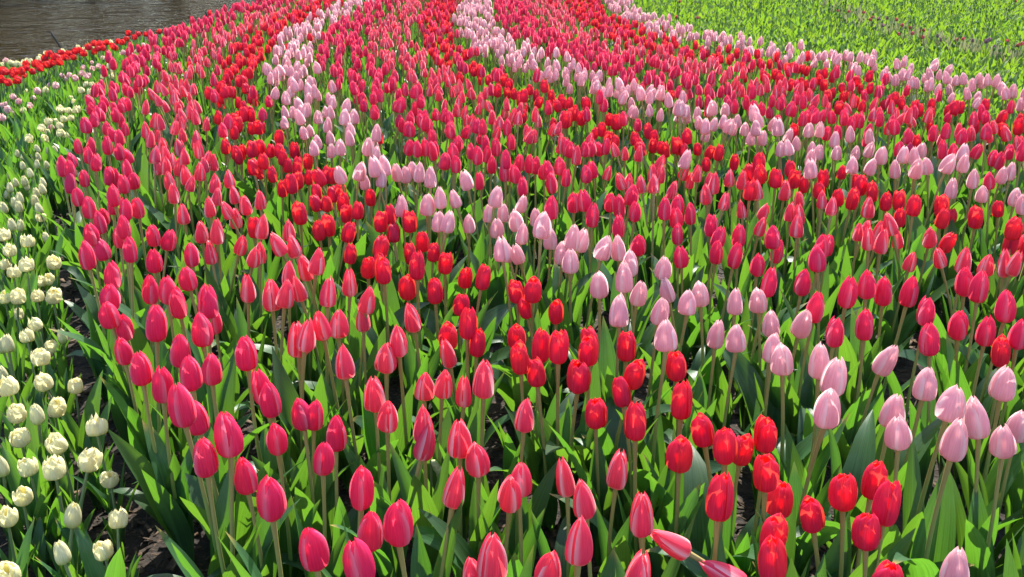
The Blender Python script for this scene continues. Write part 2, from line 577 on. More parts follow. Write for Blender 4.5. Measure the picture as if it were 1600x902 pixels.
class Tulip:
    """one prototype: pieces of stem, leaves, bloom; where the bloom's centre is"""

    def __init__(self, kind, lod, rs, lean=None, nod=None, h=None):
        self.kind = kind
        h = HEIGHT[kind] * rs.uniform(.91, 1.08) if h is None else h
        lean = abs(rs.normal(0, .085)) if lean is None else lean
        P, d = stem_curve(rs, h, lean)
        if nod is not None:                     # a bloom whose stem bends over
            s = np.linspace(0, 1, 12)
            a = nod * s ** 1.4
            st = h / 11 * 1.1
            P = np.stack([np.cumsum(np.sin(a)) * st, np.zeros(12), np.cumsum(np.cos(a)) * st], 1)
            P -= P[0]
            d = P[-1] - P[-2]
        ns = {0: 9, 1: 6, 2: 3}[lod]
        pts = P if lod < 2 else P[::4]
        self.stem = tube(pts, np.interp(np.linspace(0, 1, len(pts)), [0, .8, .97, 1], [.0044, .0034, .0035, .0048]), ns, 0)
        d = d / np.linalg.norm(d) + (rs.normal(0, .05, 3) if nod is None else 0)
        A = align(d) @ rotz(rs.uniform(0, 6.28))
        inner, outer = bloom_petals(kind, lod, rs)
        self.inner = join([place(p, A, P[-1]) for p in inner])
        self.outer = [place(p, A, P[-1]) for p in outer]
        self.centre = P[-1] + d / np.linalg.norm(d) * SHAPES[kind]['L'] * .48
        n = rs.integers(3, 5)
        a0 = rs.uniform(0, 6.28)
        self.leaves = []
        for k in range(n):
            lf = rand_leaf(rs, lod, 0, 1.0 if k < 2 else .85)
            up = 0 if k < 2 else rs.uniform(.02, .07)
            self.leaves.append(place(lf, rotz(a0 + k * 6.283 / n + rs.uniform(-.6, .6)), np.array([0, 0, up])))


class Double(Tulip):
    def __init__(self, kind, lod, rs, bud=False, h=.24, ragged=1.0, lean=None):
        self.kind = kind
        h = h * rs.uniform(.9, 1.1)
        P, d = stem_curve(rs, h, abs(rs.normal(0, .10)) if lean is None else lean)
        pts = P if lod < 2 else P[::4]
        self.stem = tube(pts, np.linspace(.004, .003, len(pts)), {0: 8, 1: 6, 2: 3}[lod], 0)
        d = d / np.linalg.norm(d) + rs.normal(0, .10, 3)
        A = align(d) @ rotz(rs.uniform(0, 6.28))
        pet = [place(p, A, P[-1]) for p in double_petals(lod, rs, bud, ragged)]
        no = 5 if not bud else 3
        self.outer, self.inner = pet[:no], join(pet[no:])
        self.centre = P[-1] + d / np.linalg.norm(d) * .022
        n = 4
        a0 = rs.uniform(0, 6.28)
        self.leaves = [place(rand_leaf(rs, lod, 0, 1.0, 'slim'), rotz(a0 + k * 1.57 + rs.uniform(-.5, .5)), np.array([0, 0, 0 if k < 2 else rs.uniform(.02, .05)])) for k in range(n)]


def whole(t):
    """all of a tulip in one piece: slots 0 petal, 1 stem, 2 leaf"""
    ps = [t.inner] + t.outer
    out = [(v, f, u, 0) for v, f, u, m in ps]
    v, f, u, m = t.stem
    out.append((v, f, u, 1))
    out += [(v, f, u, 2) for v, f, u, m in t.leaves]
    return join(out)


PET = {'crimson': 'crimson', 'white': 'white', 'red': 'red', 'pink': 'pink', 'cream': 'cream', 'bud': 'cream_bud', 'dred': 'dred', 'dpink': 'dpink'}
NAME = {'crimson': 'crimson_tulip', 'white': 'white_edged_tulip', 'red': 'red_tulip', 'pink': 'pale_pink_tulip',
        'cream': 'cream_tulip', 'bud': 'cream_tulip', 'dred': 'double_red_tulip', 'dpink': 'double_pink_tulip'}


def mats_of(kind):
    dbl = kind in ('cream', 'bud', 'dred', 'dpink')
    return PET[kind], 'stem_green' if dbl else 'stem', 'leaf_blue' if dbl else 'leaf'


def make_meshes(t, kind, near):
    """mesh data of the parts, shared by every copy"""
    p, s, l = mats_of(kind)
    d = dict(stem=mesh_from('stem', t.stem, [s]), leaves=[mesh_from('leaf', x, [l]) for x in t.leaves], centre=t.centre)
    if near:
        d['bloom'] = mesh_from('bloom', t.inner, [p])
        d['petals'] = [mesh_from('petal', x, [p]) for x in t.outer]
    else:
        d['bloom'] = mesh_from('bloom', join([t.inner] + t.outer), [p])
        d['petals'] = []
    return d


def build_tulip(kind, d, base, rz, sc, label, group=None, cat='tulip'):
    root = obj(NAME[kind], None)
    root.empty_display_size = .05
    root.location = base
    root.rotation_euler = (0, 0, rz)
    root.scale = (sc, sc, sc)
    tag(root, label, cat, group)
    obj('stem', d['stem'], root)
    b = obj('bloom', d['bloom'], root)
    for pm in d['petals']:
        obj('petal', pm, b)
    for lm in d['leaves']:
        o = obj('leaf', lm, root)
        o.rotation_euler = (0, 0, random.uniform(-.9, .9))
        k = random.uniform(.86, 1.12)
        o.scale = (k, k, k)
    return root


def copy_tulip(src, base, rz, sc, label, group=None):
    """a copy of a thing, its parts and their sub-parts"""
    r = src.copy()
    COL.objects.link(r)
    r.location = base
    r.rotation_euler = (0, 0, rz)
    r.scale = (sc, sc, sc)
    r['label'] = label
    if group:
        r['group'] = group
    for ch in KIDS[src.name]:
        c = ch.copy()
        COL.objects.link(c)
        c.parent = r
        if c.name.startswith('leaf'):
            c.rotation_euler = (0, 0, random.uniform(-.9, .9))
            k = random.uniform(.86, 1.12)
            c.scale = (k, k, k)
        for g in KIDS.get(ch.name, ()):
            e = g.copy()
            COL.objects.link(e)
            e.parent = c
    return r


KIDS = {}

# ---------------------------------------------------------------- where the blooms are in the photo (bloom centres)
T = {}     # (ox, oy): text of four-fold enlarged tile coordinates
T[0, 225] = """c 385,135 445,90 435,145 550,60 600,105 485,5 570,10 670,5 745,40 790,65 525,205 440,240 480,315 680,190 715,205 770,240
790,145 830,215 705,310 700,370 555,385 785,395 858,388 640,440 620,485 565,550 770,505 740,570 630,640 540,690 810,645 955,560 1055,585 960,710 700,800 1195,680
w 985,135 970,60 1030,50 1035,130 1075,100 1120,140 1150,65 1115,15 1240,30 1160,190 1195,235 1055,220 1085,300 1250,165 1275,120 1300,80 1335,110 1345,240
1430,210 1460,310 1355,315 1305,380 1145,430 1410,400 1470,455 1530,365 1255,540 1355,540 1315,675 1510,620 1590,690
r 1490,75 1470,45 1570,25 1580,135 1410,5 1590,510
b 105,55 145,75 230,25 300,35 340,30 140,130 230,120 290,125 235,75 60,185 185,175 95,235 150,225 60,265 165,260 265,235 262,275 225,300 40,310 120,330 90,360 115,385
20,390 240,395 70,495 125,500 285,575 215,345
m 255,450 20,560 170,600 60,655 30,745 85,790 160,745 335,730"""
T[400, 225] = """r 25,20 90,30 165,75 240,35 45,100 20,165 100,180 195,125 260,135 325,105 165,275 220,245 262,225 330,200 390,200 440,190 475,190 375,285 370,360 440,360 480,305 530,300
545,360 565,430 635,400 715,325 272,430 390,530 450,505 580,540 590,675 780,480 840,430 860,545 960,480 780,630 700,755 770,740 795,780 965,680 1040,600 1110,660 1005,755 1185,730
w 25,335 35,515 130,615 205,525 230,630 25,670 305,765 385,720
p 360,15 525,10 700,10 520,180 650,165 750,50 740,135 800,130 785,205 680,225 880,170 935,180 975,150 1020,170 1090,195 1310,220 1150,325 1240,330 1070,365 910,380
1140,470 1205,470 1330,485 1505,315 1455,420 1505,510 1545,415 1570,660 1535,650
c 960,10 1005,20 1055,10 1100,40 1180,95 1250,115 1230,35 1340,35 1385,60 1395,220 1475,125 1445,60 1500,15 1560,85 1550,165 1590,170"""
T[800, 225] = """c 20,180 45,110 110,120 150,130 195,160 225,150 65,255 245,240 300,125 340,200 245,385 385,355 450,340 505,440 465,175 500,150 455,25 490,20 340,15 365,25 540,20 590,10
615,355 670,385 750,305 770,410 665,500 790,615 955,390 1035,365 1025,445 1115,430 1035,550 1055,690 1245,495 1295,570 1420,560 1280,670 1400,690 1540,740
w 600,170 405,65 640,25 705,50 795,50 675,220 730,235 805,245 880,180 885,235 930,180 930,110 1005,275 1080,165 1160,170 1115,220 1240,215 1210,305 1265,240 1330,345 1435,395
1360,205 1440,215 1530,280 1560,500 1580,410
r 1490,280 1490,170 1550,180 1390,110 1215,120 1240,45 1295,45 1160,20 1025,20 1075,35 930,10 1545,105
p 65,360 25,470 65,550 30,670 150,445 190,500 240,575 315,665 365,715 380,575 440,585 575,640 665,640 740,735 700,820 950,755 1085,90"""
T[1200, 225] = """p 80,20 125,10 270,75 265,150 320,40 430,45 550,45 530,120 635,30 710,60 650,130 795,150 850,55 915,65 960,30 990,125 930,145 1130,115 1225,110 1225,40 1285,205 1150,270 1340,300
1465,185 1520,165 1550,320 1590,370
r 140,140 50,205 165,215 225,245 345,215 320,275 545,225 580,255 650,295 465,165 530,340 440,320 740,350 820,350 915,375 1085,385 1095,455 1150,440 1300,455 1440,390 1540,515 1520,610 1130,605 825,450
c 1385,220 1090,30 1160,35 1310,35 1410,80 1450,100 1510,40 820,20 1590,40 60,665 310,700 335,630 375,620 30,565
w 105,280 195,330 140,410 185,505 195,430 340,335 400,375 630,390 565,535 610,520 630,580 760,490 715,600 695,540 810,580 895,720 1015,570 1070,695 1230,715 1370,740 1480,745 1550,735"""
T[0, 450] = """c 675,145 775,230 765,375 875,485 1015,590 1110,85 975,215 1300,75 1335,195 1260,250 1125,375 1185,515 1320,485 1535,390 1130,725 1220,780
m 110,155 215,215 165,290 320,355 250,420 45,600 270,575 470,600 350,735 100,770 600,850
b 45,335 10,350 385,290 10,520 225,775"""
T[400, 450] = """w 400,215 515,200 665,180 975,180 890,315 815,410 260,315 315,280 550,455 740,655 825,780 1055,590 1175,580 1195,400 1300,635 1425,560
r 1200,290 1285,90 1325,215 1385,335
c 85,690 280,770 365,770 30,610"""
T[800, 450] = """r 85,105 275,140 485,305 480,370 715,350 30,290 50,430 180,355 290,360 150,505 415,540 770,520 680,635 1025,475 1060,695 525,765
w 80,780
p 670,135 930,130 960,270 1280,275 1400,290"""
T[1200, 450] = """c 300,110 420,260 605,220 990,130 1010,310 1195,215 1365,260 1490,105 1580,270
r 1460,390
p 20,200 220,210 90,420 30,360 325,440 420,540 740,440 990,570 1480,570 375,735 1160,690 790,740 1300,805"""
T[0, 677] = """m 350,50 560,150 170,195 335,205 680,270 140,380 735,520 45,505 640,715 45,860
b 5,195 455,495 380,730
c 1275,130 1530,250"""
T[400, 677] = """c 425,130 660,330 90,385 355,700 715,590 885,540
w 1060,45 1380,135 1250,320 1475,765"""
T[800, 677] = """w 50,260 330,270 445,395 665,220 810,490 420,650 -10,360
r 1050,110 1300,390"""
T[1200, 677] = """r 75,390 40,610 270,480 475,340 665,280 745,425 620,585"""
SPOTS = []   # kind, px, py
KEY = {'c': 'crimson', 'w': 'white', 'r': 'red', 'p': 'pink', 'm': 'cream', 'b': 'bud'}
for (ox, oy), text in T.items():
    k = None
    for tok in text.split():
        if len(tok) == 1:
            k = KEY[tok]
        else:
            a, b = tok.split(',')
            SPOTS.append((k, ox + int(a) / 4, oy + int(b) / 4))
WHOLE = """c 171,459 235,451 261,450 292,430 356,675 525,675 432,680 559,873 1202,440 1255,438 1326,454 1355,440 1381,453 1422,454 1508,438 1531,447
w 387,448 424,460 447,455 513,453 546,439 575,465 465,448 451,425 662,660 718,683 738,893 858,883 998,897
r 636,447 679,452 727,430 756,431 806,452 833,450 993,656 1097,666 1133,690 1161,698 1197,676 1197,733 1207,872 1388,904
p 936,440 999,455 1041,450 1075,467 1094,454 1149,468 1185,464 1403,668 1494,682 1567,682 1592,660 1494,885
m 27,460 7,462 58,460 83,460 65,437 77,434 30,680"""
k = None
for tok in WHOLE.split():
    if len(tok) == 1:
        k = KEY[tok]
    else:
        a, b = tok.split(',')
        SPOTS.append((k, float(a), float(b)))

# far beds on the water side, four-fold tile coordinates at (0, 0)
BANK = """m 535,525 575,525 640,480 700,470 505,560 560,570 600,570 445,610 465,635 375,675 390,685 430,690 475,680 395,740 440,735 300,755 340,755 260,795 370,780 375,825 410,840 280,860 180,860
295,820 145,685 165,570 285,560 700,440 680,410 800,385 850,320 12,400 62,387 78,395 105,395 165,372 145,382 188,380 132,400 238,365 250,350 285,328 488,290 392,318 575,288 688,262 522,308
k 320,790 70,700 45,680 30,650 10,730 10,655 185,655 115,630 80,600 205,610 230,565 255,580 345,530 310,530 410,490 385,470 430,465 470,485 510,455 545,470 520,420 575,425 575,390 615,410 640,360
690,350 690,380 750,340 770,325 820,335 895,280 865,318 1035,250 1130,180 37,375
d 20,435 82,440 128,440 162,395 162,420 220,395 240,390 252,420 285,400 300,402 200,442 278,360 305,332 340,352 322,388 372,382 370,360 408,355 425,330 385,325 458,355 445,335 470,315 500,310 522,328
490,310 550,290 588,322 608,302 588,268 622,270 642,270 668,262 642,295 700,280 710,290 735,255 760,260 722,298 788,240 800,205 840,230 860,210 910,210 960,235 995,195 1090,175
35,445 85,460 140,465 105,495 50,510 10,445 5,490"""
BSPOTS = []
k = None
for tok in BANK.split():
    if len(tok) == 1:
        k = {'m': 'cream', 'k': 'dpink', 'd': 'dred'}[tok]
    else:
        a, b = tok.split(',')
        BSPOTS.append((k, int(a) / 4, int(b) / 4))

# centre lines of the planted ribbons (bloom level, photo pixels)
RIB = [
    ('none', 0, '400,0 330,15 240,40 170,70 135,100 105,130 90,170 75,215 50,260 60,420 60,640 170,900'),
    ('crimson', 1, '440,3 380,22 300,55 225,95 185,130 165,170 150,215 140,260 165,330 200,400 175,450 230,600 340,740 500,900'),
    ('white', 1, '480,2 420,18 350,50 310,85 280,120 268,150 270,200 285,240 310,290 470,470 600,600 800,760 950,900'),
    ('red', 1, '515,2 478,22 430,45 385,80 365,110 362,150 378,190 420,240 470,275 600,380 880,520 1000,620 1200,750 1330,850'),
    ('pink', 1, '560,3 525,22 472,50 455,75 448,100 448,125 472,150 490,175 515,200 545,225 600,262 700,330 800,390 960,430 1150,490 1300,560 1520,650 1700,720'),
    ('crimson', 2, '605,0 570,25 540,50 530,75 540,100 570,130 610,155 660,185 720,210 780,235 860,260 960,330 1100,370 1250,430 1420,460 1650,560'),
    ('white', 2, '645,0 628,25 608,50 620,75 645,100 690,130 735,160 800,190 860,210 950,235 1100,280 1250,330 1400,370 1560,410 1700,440'),
    ('red', 2, '697,0 680,25 675,50 690,75 735,100 775,125 850,150 920,175 980,200 1060,222 1250,280 1400,310 1560,350 1700,380'),
    ('pink', 2, '745,0 738,25 748,50 775,75 815,100 885,125 970,150 1050,175 1140,200 1260,220 1400,250 1550,280 1700,310'),
    ('crimson', 3, '795,0 800,25 820,50 870,75 950,100 1030,125 1120,150 1240,175 1380,200 1480,225 1620,235 1750,250'),
    ('white', 3, '850,0 865,25 895,50 965,75 1095,105 1150,125 1255,150 1385,175 1470,195 1580,215 1750,225'),
    ('red', 3, '910,0 925,25 965,50 1055,75 1200,105 1260,125 1375,150 1505,175 1580,195 1750,205'),
    ('pink', 3, '968,0 985,20 1060,48 1150,70 1260,90 1370,103 1450,115 1520,138 1590,150 1750,175'),
    ('none', 9, '998,0 1020,19 1098,44 1188,65 1298,84 1408,97 1492,109 1568,127 1750,160'),
]
ZB = .395
LINES = []
for kind, no, text in RIB:
    pts = np.array([on_z(*map(float, t.split(',')), ZB)[:2] for t in text.split()])
    d = pts[0] - pts[1]
    pts = np.vstack([pts[0] + d / np.linalg.norm(d) * 6, pts])
    LINES.append((kind, no, pts))


def seg_dist(P, line):
    a, b = line[:-1], line[1:]
    ab = b - a
    t = np.clip(((P[:, None] - a) * ab).sum(-1) / (ab ** 2).sum(-1), 0, 1)
    q = a + t[..., None] * ab
    return np.sqrt(((P[:, None] - q) ** 2).sum(-1)).min(1)


# ---------------------------------------------------------------- setting: ground, water, far bank
BANK_PX = [(-500, 330), (-250, 190), (-60, 110), (0, 92), (60, 84), (120, 70), (200, 54), (270, 40), (330, 22), (430, 0), (465, -12)]
bank = np.array([on_z(x, y, .27)[:2] for x, y in BANK_PX])
bank[:, 0] -= .10
bank = np.vstack([[-9, -6], bank, bank[-1] + (bank[-1] - bank[-3]) / np.linalg.norm(bank[-1] - bank[-3]) * 60])
far_b = np.array([[-27, -6], [-26, 24], [-21, 36], [0, 42], [40, 46]])


def bank_x(y):
    return np.interp(y, bank[:, 1], bank[:, 0])


def ground_z(x, y):
    d = bank_x(y) - x                       # > 0 beyond the near bank edge
    z = -1.3 * np.clip(d / 0.9, 0, 1) ** 0.8
    fx = np.interp(y, far_b[:, 1], far_b[:, 0])
    e = fx - x
    z = np.where(e > 0, np.maximum(z, -1.3 + 2.2 * np.clip(e / 3.0, 0, 1)), z)
    return z


def axis(lo, hi, near_lo, near_hi, fine, coarse_n):
    a = np.linspace(0, 1, coarse_n) ** 2.2
    return np.unique(np.concatenate([near_lo - (near_lo - lo) * a, np.arange(near_lo, near_hi, fine), near_hi + (hi - near_hi) * a]))


gx = axis(-900, 900, -8, 8, .16, 26)
gy = axis(-200, 1600, -1, 18, .16, 30)
X, Y = np.meshgrid(gx, gy, indexing='ij')
Z = ground_z(X, Y)
near = (np.abs(X) < 8) & (Y > -1) & (Y < 18) & (Z > -.01)
Z = Z + np.where(near, rng.normal(0, .008, X.shape), 0)
g = (np.stack([X, Y, Z], -1).reshape(-1, 3), grid_faces(len(gx), len(gy)), np.stack([X, Y], -1).reshape(-1, 2), 0)
tag(obj('ground', mesh_from('ground', g, ['soil'])), 'dark brown bare soil of the flower beds with crumbs and bark', 'soil', kind='structure')
wx, wy = np.linspace(-60, 12, 40), np.linspace(-10, 90, 40)
X, Y = np.meshgrid(wx, wy, indexing='ij')
wv = np.stack([X, Y, np.full(X.shape, -.32)], -1).reshape(-1, 3)
tag(obj('water', mesh_from('water', (wv, grid_faces(40, 40), wv[:, :2] * .1, 0), ['water'])), 'dark olive brown rippled canal water beyond the flower bank', 'water', kind='structure')

# trees on the far bank (they are what the water mirrors)
rt = np.random.default_rng(3)


def tree_meshes(seed, leafm):
    r = np.random.default_rng(seed)
    h = r.uniform(7, 10)
    tr = [tube([(0, 0, -.3), (.05, 0, h * .2), (.0, .1, h * .45), (.1, .05, h * .8)], [.15, .12, .09, .03], 8, 0)]
    for k in range(9):
        a, z0 = r.uniform(0, 6.28), h * r.uniform(.12, .7)
        l = h * r.uniform(.2, .34)
        tr.append(tube([(0, 0, z0), (math.cos(a) * l * .5, math.sin(a) * l * .5, z0 + l * .4), (math.cos(a) * l, math.sin(a) * l, z0 + l * .9)], [.09, .06, .02], 5, 0))
    n = 5200
    cl = np.stack([r.normal(0, h * .17, 46), r.normal(0, h * .17, 46), r.uniform(h * .10, h * 1.0, 46)], 1)
    c = cl[r.integers(0, 46, n)] + r.normal(0, h * .06, (n, 3))
    c[:, 2] = np.clip(c[:, 2], .1, h * 1.1)
    a, b = r.normal(0, 1, (n, 3)), r.normal(0, 1, (n, 3))
    a /= np.linalg.norm(a, axis=1)[:, None]
    b /= np.linalg.norm(b, axis=1)[:, None]
    s = r.uniform(.07, .16, (n, 1))
    v = np.stack([c - a * s, c - b * s * .5, c + a * s, c + b * s * .5], 1).reshape(-1, 3)
    f = np.arange(n * 4).reshape(-1, 4)
    return mesh_from('trunk', join(tr), ['bark']), mesh_from('crown', (v, f, np.tile([[0, 0], [1, 0], [1, 1], [0, 1]], (n, 1)), 0), [leafm])


tm = [tree_meshes(11, 'tree_leaf'), tree_meshes(12, 'tree_leaf_brown'), tree_meshes(13, 'tree_leaf')]
k = 0
fl = np.concatenate([[0], np.cumsum(np.linalg.norm(np.diff(far_b, axis=0), axis=1))])
for q_ in np.arange(8, fl[-1], 2.3):
    fx, y = np.interp(q_, fl, far_b[:, 0]), np.interp(q_, fl, far_b[:, 1])
    q = k % 3
    if rt.random() < .2:
        k += 1
        continue
    t = obj('bank_tree', None)
    t.location = (fx - 2.4 + rt.uniform(-1, 1), y + 2.4 + rt.uniform(-.8, .8), .5)
    t.rotation_euler = (0, 0, rt.uniform(0, 6.28))
    s = rt.uniform(1.5, 2.1)
    t.scale = (s, s, s)
    tag(t, ['olive green tree standing on the far canal bank', 'brown leafing tree standing on the far canal bank', 'olive green tree standing on the far canal bank'][q], 'tree', 'brown trees on the far canal bank' if q == 1 else 'green trees on the far canal bank')
    obj('trunk', tm[q][0], t)
    obj('crown', tm[q][1], t)
    k += 1

# black stakes at the water's edge with two thin wires
stake_top = []
for (bx, by, tx, ty), lab in (((99, 82, 79, 49), 'thin black stake leaning at the water edge behind the double red tulips'), ((328, 38, 321, 18), 'thin black stake at the water edge behind the crimson tulips')):
    b = on_z(bx, by, .02)
    t = on_y(tx, ty, b[1])
    dd = (t - b)
    b2 = b - dd / np.linalg.norm(dd) * .06
    st = obj('stake', mesh_from('stake', join([tube([b2, (b + t) / 2, t - dd * .01, t], [.0095, .0095, .0095, .007], 8, 0), tube([t, t + dd * .003], [.005, .0004], 8, 0)]), ['black']))
    tag(st, lab, 'stake')
    stake_top.append((b, t))
for fr, lab in ((.93, 'upper thin grey wire strung between the two black stakes'), (.45, 'lower thin grey wire strung between the two black stakes')):
    a = stake_top[0][0] + (stake_top[0][1] - stake_top[0][0]) * fr
    b = stake_top[1][0] + (stake_top[1][1] - stake_top[1][0]) * fr
    s = np.linspace(0, 1, 12)
    pts = a + (b - a) * s[:, None]
    pts[:, 2] -= .03 * np.sin(np.pi * s)
    tag(obj('wire', mesh_from('wire', tube(pts, .0006, 5, 0), ['wire'])), lab, 'wire')

# ---------------------------------------------------------------- the foreground tulips, one by one
ONES = 'zero one two three four five six seven eight nine ten eleven twelve thirteen fourteen fifteen sixteen seventeen eighteen nineteen'.split()
TENS = '_ _ twenty thirty forty fifty sixty seventy eighty ninety'.split()


def num(n):
    n = int(n)
    if n < 20:
        return ONES[n]
    if n >= 100:
        return 'hundred'
    return TENS[n // 10] + ('-' + ONES[n % 10] if n % 10 else '')


LOOK = {'crimson': 'crimson tulip', 'white': 'rose tulip with white edges', 'red': 'scarlet red tulip', 'pink': 'pale pink tulip',
        'cream': 'open cream double tulip', 'bud': 'greenish cream tulip bud', 'dred': 'double red tulip', 'dpink': 'double pink tulip'}
SHORT = {'crimson': 'a crimson one', 'white': 'a white-edged one', 'red': 'a red one', 'pink': 'a pale pink one', 'cream': 'an open cream one', 'bud': 'a cream bud'}
arr = np.array([(x, y) for _, x, y in SPOTS])
used_labels = set()


def spot_label(i):
    kind, x, y = SPOTS[i]
    size = 12 + .082 * (y + 20)
    d = arr - arr[i]
    dist = np.hypot(d[:, 0], d[:, 1] * .8)
    dist[i] = 1e9
    j = int(dist.argmin())
    if dist[j] > size * 1.5:
        rel = 'standing apart'
    else:
        dx, dy = d[j]
        if abs(dy) > abs(dx) * .9:
            rel = ('behind ' if dy > 0 else 'before ') + SHORT[SPOTS[j][0]]
        else:
            rel = 'beside ' + SHORT[SPOTS[j][0]]
    where = f'{num(round(x / 16))} percent across, {num(round(y / 9.02))} percent down the photo'
    for lab in (f'{LOOK[kind]} {rel}, {where}', f'{LOOK[kind]}, {where}', f'closed {LOOK[kind]}, {where}', f'single {LOOK[kind]}, {where}'):
        if lab.lower() not in used_labels and len(lab.replace(',', '').split()) <= 16:
            used_labels.add(lab.lower())
            return lab
    return f'{LOOK[kind]} at {where}'


PROTO = {}       # (kind, level) -> list of (root or None, meshes)
for kind in ('crimson', 'white', 'red', 'pink'):
    for lod in (0, 1):
        PROTO[kind, lod] = []
        for k in range(12 if lod == 0 else 8):
            rs = np.random.default_rng(hash((len(kind), ord(kind[0]), lod, k)) % 2 ** 31)
            PROTO[kind, lod].append([None, make_meshes(Tulip(kind, lod, rs), kind, lod == 0)])
for kind in ('cream', 'bud'):
    PROTO[kind, 0] = []
    for k in range(7):
        rs = np.random.default_rng(500 + k + 40 * (kind == 'bud'))
        PROTO[kind, 0].append([None, make_meshes(Double(kind, 0, rs, bud=kind == 'bud', h=.26 if kind == 'cream' else .225), kind, True)])
    PROTO[kind, 1] = PROTO[kind, 0]


def stand(kind, slot, px, py, label, group=None, sc=None, rz=None):
    root, d = slot
    sc = random.uniform(.93, 1.07) if sc is None else sc
    rz = random.uniform(0, 6.283) if rz is None else rz
    c = d['centre'] * sc
    off = rotz(rz) @ c
    p = on_z(px, py, off[2])
    base = (p[0] - off[0], p[1] - off[1], -.004)
    if root is None:
        root = build_tulip(kind, d, base, rz, sc, label, group)
        slot[0] = root
        KIDS[root.name] = list(root.children)
        for ch in root.children:
            KIDS[ch.name] = list(ch.children)
        return root, base
    return copy_tulip(root, base, rz, sc, label, group), base


bpy.context.view_layer.update()
count = {}
bases = []
last = {}
for i, (kind, x, y) in enumerate(SPOTS):
    lod = 0 if y > 400 else 1
    pl = PROTO[kind, lod]
    q = random.randrange(len(pl))
    if q == last.get(kind):
        q = (q + 1) % len(pl)
    last[kind] = q
    sc = None
    if kind == 'cream':
        sc = random.uniform(.74, .96)
    if kind == 'bud':
        sc = random.uniform(.84, 1.08)
    r, base = stand(kind, pl[q], x, y, spot_label(i), sc=sc)
    bases.append(base)
    count[kind] = count.get(kind, 0) + 1
# two that bend over: one nodding to the left, one lying low at the lower edge
for x, y, rz, nod, lab in ((1046, 844, R(172), 1.05, 'rose tulip with white edges nodding sideways on a bent stem near the lower edge'),
                           (1131, 895, R(150), 1.25, 'rose tulip with white edges bent over, cut by the lower edge')):
    rs = np.random.default_rng(int(x))
    d = make_meshes(Tulip('white', 0, rs, nod=nod, h=.36), 'white', True)
    stand('white', [None, d], x, y, lab, sc=1.0, rz=rz)

# ---------------------------------------------------------------- the ribbons farther off
sp = .106
cand = []
for j, yy in enumerate(np.arange(1.0, 17.0, sp * .87)):
    half = 1.0 + yy * .72
    xs = np.arange(-half, half, sp) + (j % 2) * sp * .5
    cand.append(np.stack([xs, np.full(len(xs), yy)], 1))
cand = np.vstack(cand)
cand += rng.normal(0, .020, cand.shape)
D = np.stack([seg_dist(cand, l) for _, _, l in LINES], 1)
order = np.argsort(D, 1)
best = order[:, 0]
d1, d2 = np.take_along_axis(D, order[:, :1], 1)[:, 0], np.take_along_axis(D, order[:, 1:2], 1)[:, 0]
px, py = to_px(cand[:, 0], cand[:, 1], ZB)
inside = (px > 0) & (px < 1600) & (py > 224) & (py < 930)
ok = (cand[:, 0] > bank_x(cand[:, 1]) + .25) & ~inside & (px > -160) & (px < 1790) & (py > -60) & (py < 900)
ok &= np.array([LINES[b][0] != 'none' for b in best])
ok &= ~((d2 - d1 < .055) & (rng.random(len(cand)) < .75))
ok &= rng.random(len(cand)) < .93
# nothing left of the bed's own edge
FAR = {}
for i in np.where(ok)[0]:
    kind, no, _ = LINES[best[i]]
    home = kind
    if kind == 'red' and rng.random() < (.12 if no == 1 else .28):
        kind = 'crimson'
    if rng.random() < .012:
        kind = 'red' if kind != 'red' else 'crimson'
    FAR.setdefault(kind, []).append((float(py[i]), float(px[i]), cand[i][0], cand[i][1], no, home))

FARLOOK = {'crimson': 'crimson tulip', 'white': 'pink-red tulip', 'red': 'red tulip', 'pink': 'pale pink tulip'}
BAND = {('crimson', 1): 'outermost crimson band by the canal', ('crimson', 2): 'crimson band between the two inner pink ribbons', ('crimson', 3): 'last crimson band before the leaf field',
        ('white', 1): 'white-edged band nearest the canal', ('white', 2): 'middle white-edged band', ('white', 3): 'white-edged band nearest the leaf field',
        ('red', 1): 'red band nearest the canal', ('red', 2): 'middle red band', ('red', 3): 'red band nearest the leaf field',
        ('pink', 1): 'pale pink ribbon nearest the canal', ('pink', 2): 'middle pale pink ribbon', ('pink', 3): 'pale pink ribbon beside the leaf field'}
LOW = {}
for kind in ('crimson', 'white', 'red', 'pink'):
    LOW[kind] = [Tulip(kind, 2, np.random.default_rng(900 + k * 7 + ord(kind[0]))) for k in range(10)]
LOWM = {}
STUFF_NAME = {'crimson': 'distant_crimson_tulips', 'white': 'distant_white_edged_tulips', 'red': 'distant_red_tulips', 'pink': 'distant_pale_pink_tulips'}
STUFF_LABEL = {'crimson': 'mass of tiny crimson tulips at the far end of the field', 'white': 'mass of tiny white-edged rose tulips at the far end of the field',
               'red': 'mass of tiny red tulips at the far end of the field', 'pink': 'mass of tiny pale pink tulips at the far end of the field'}
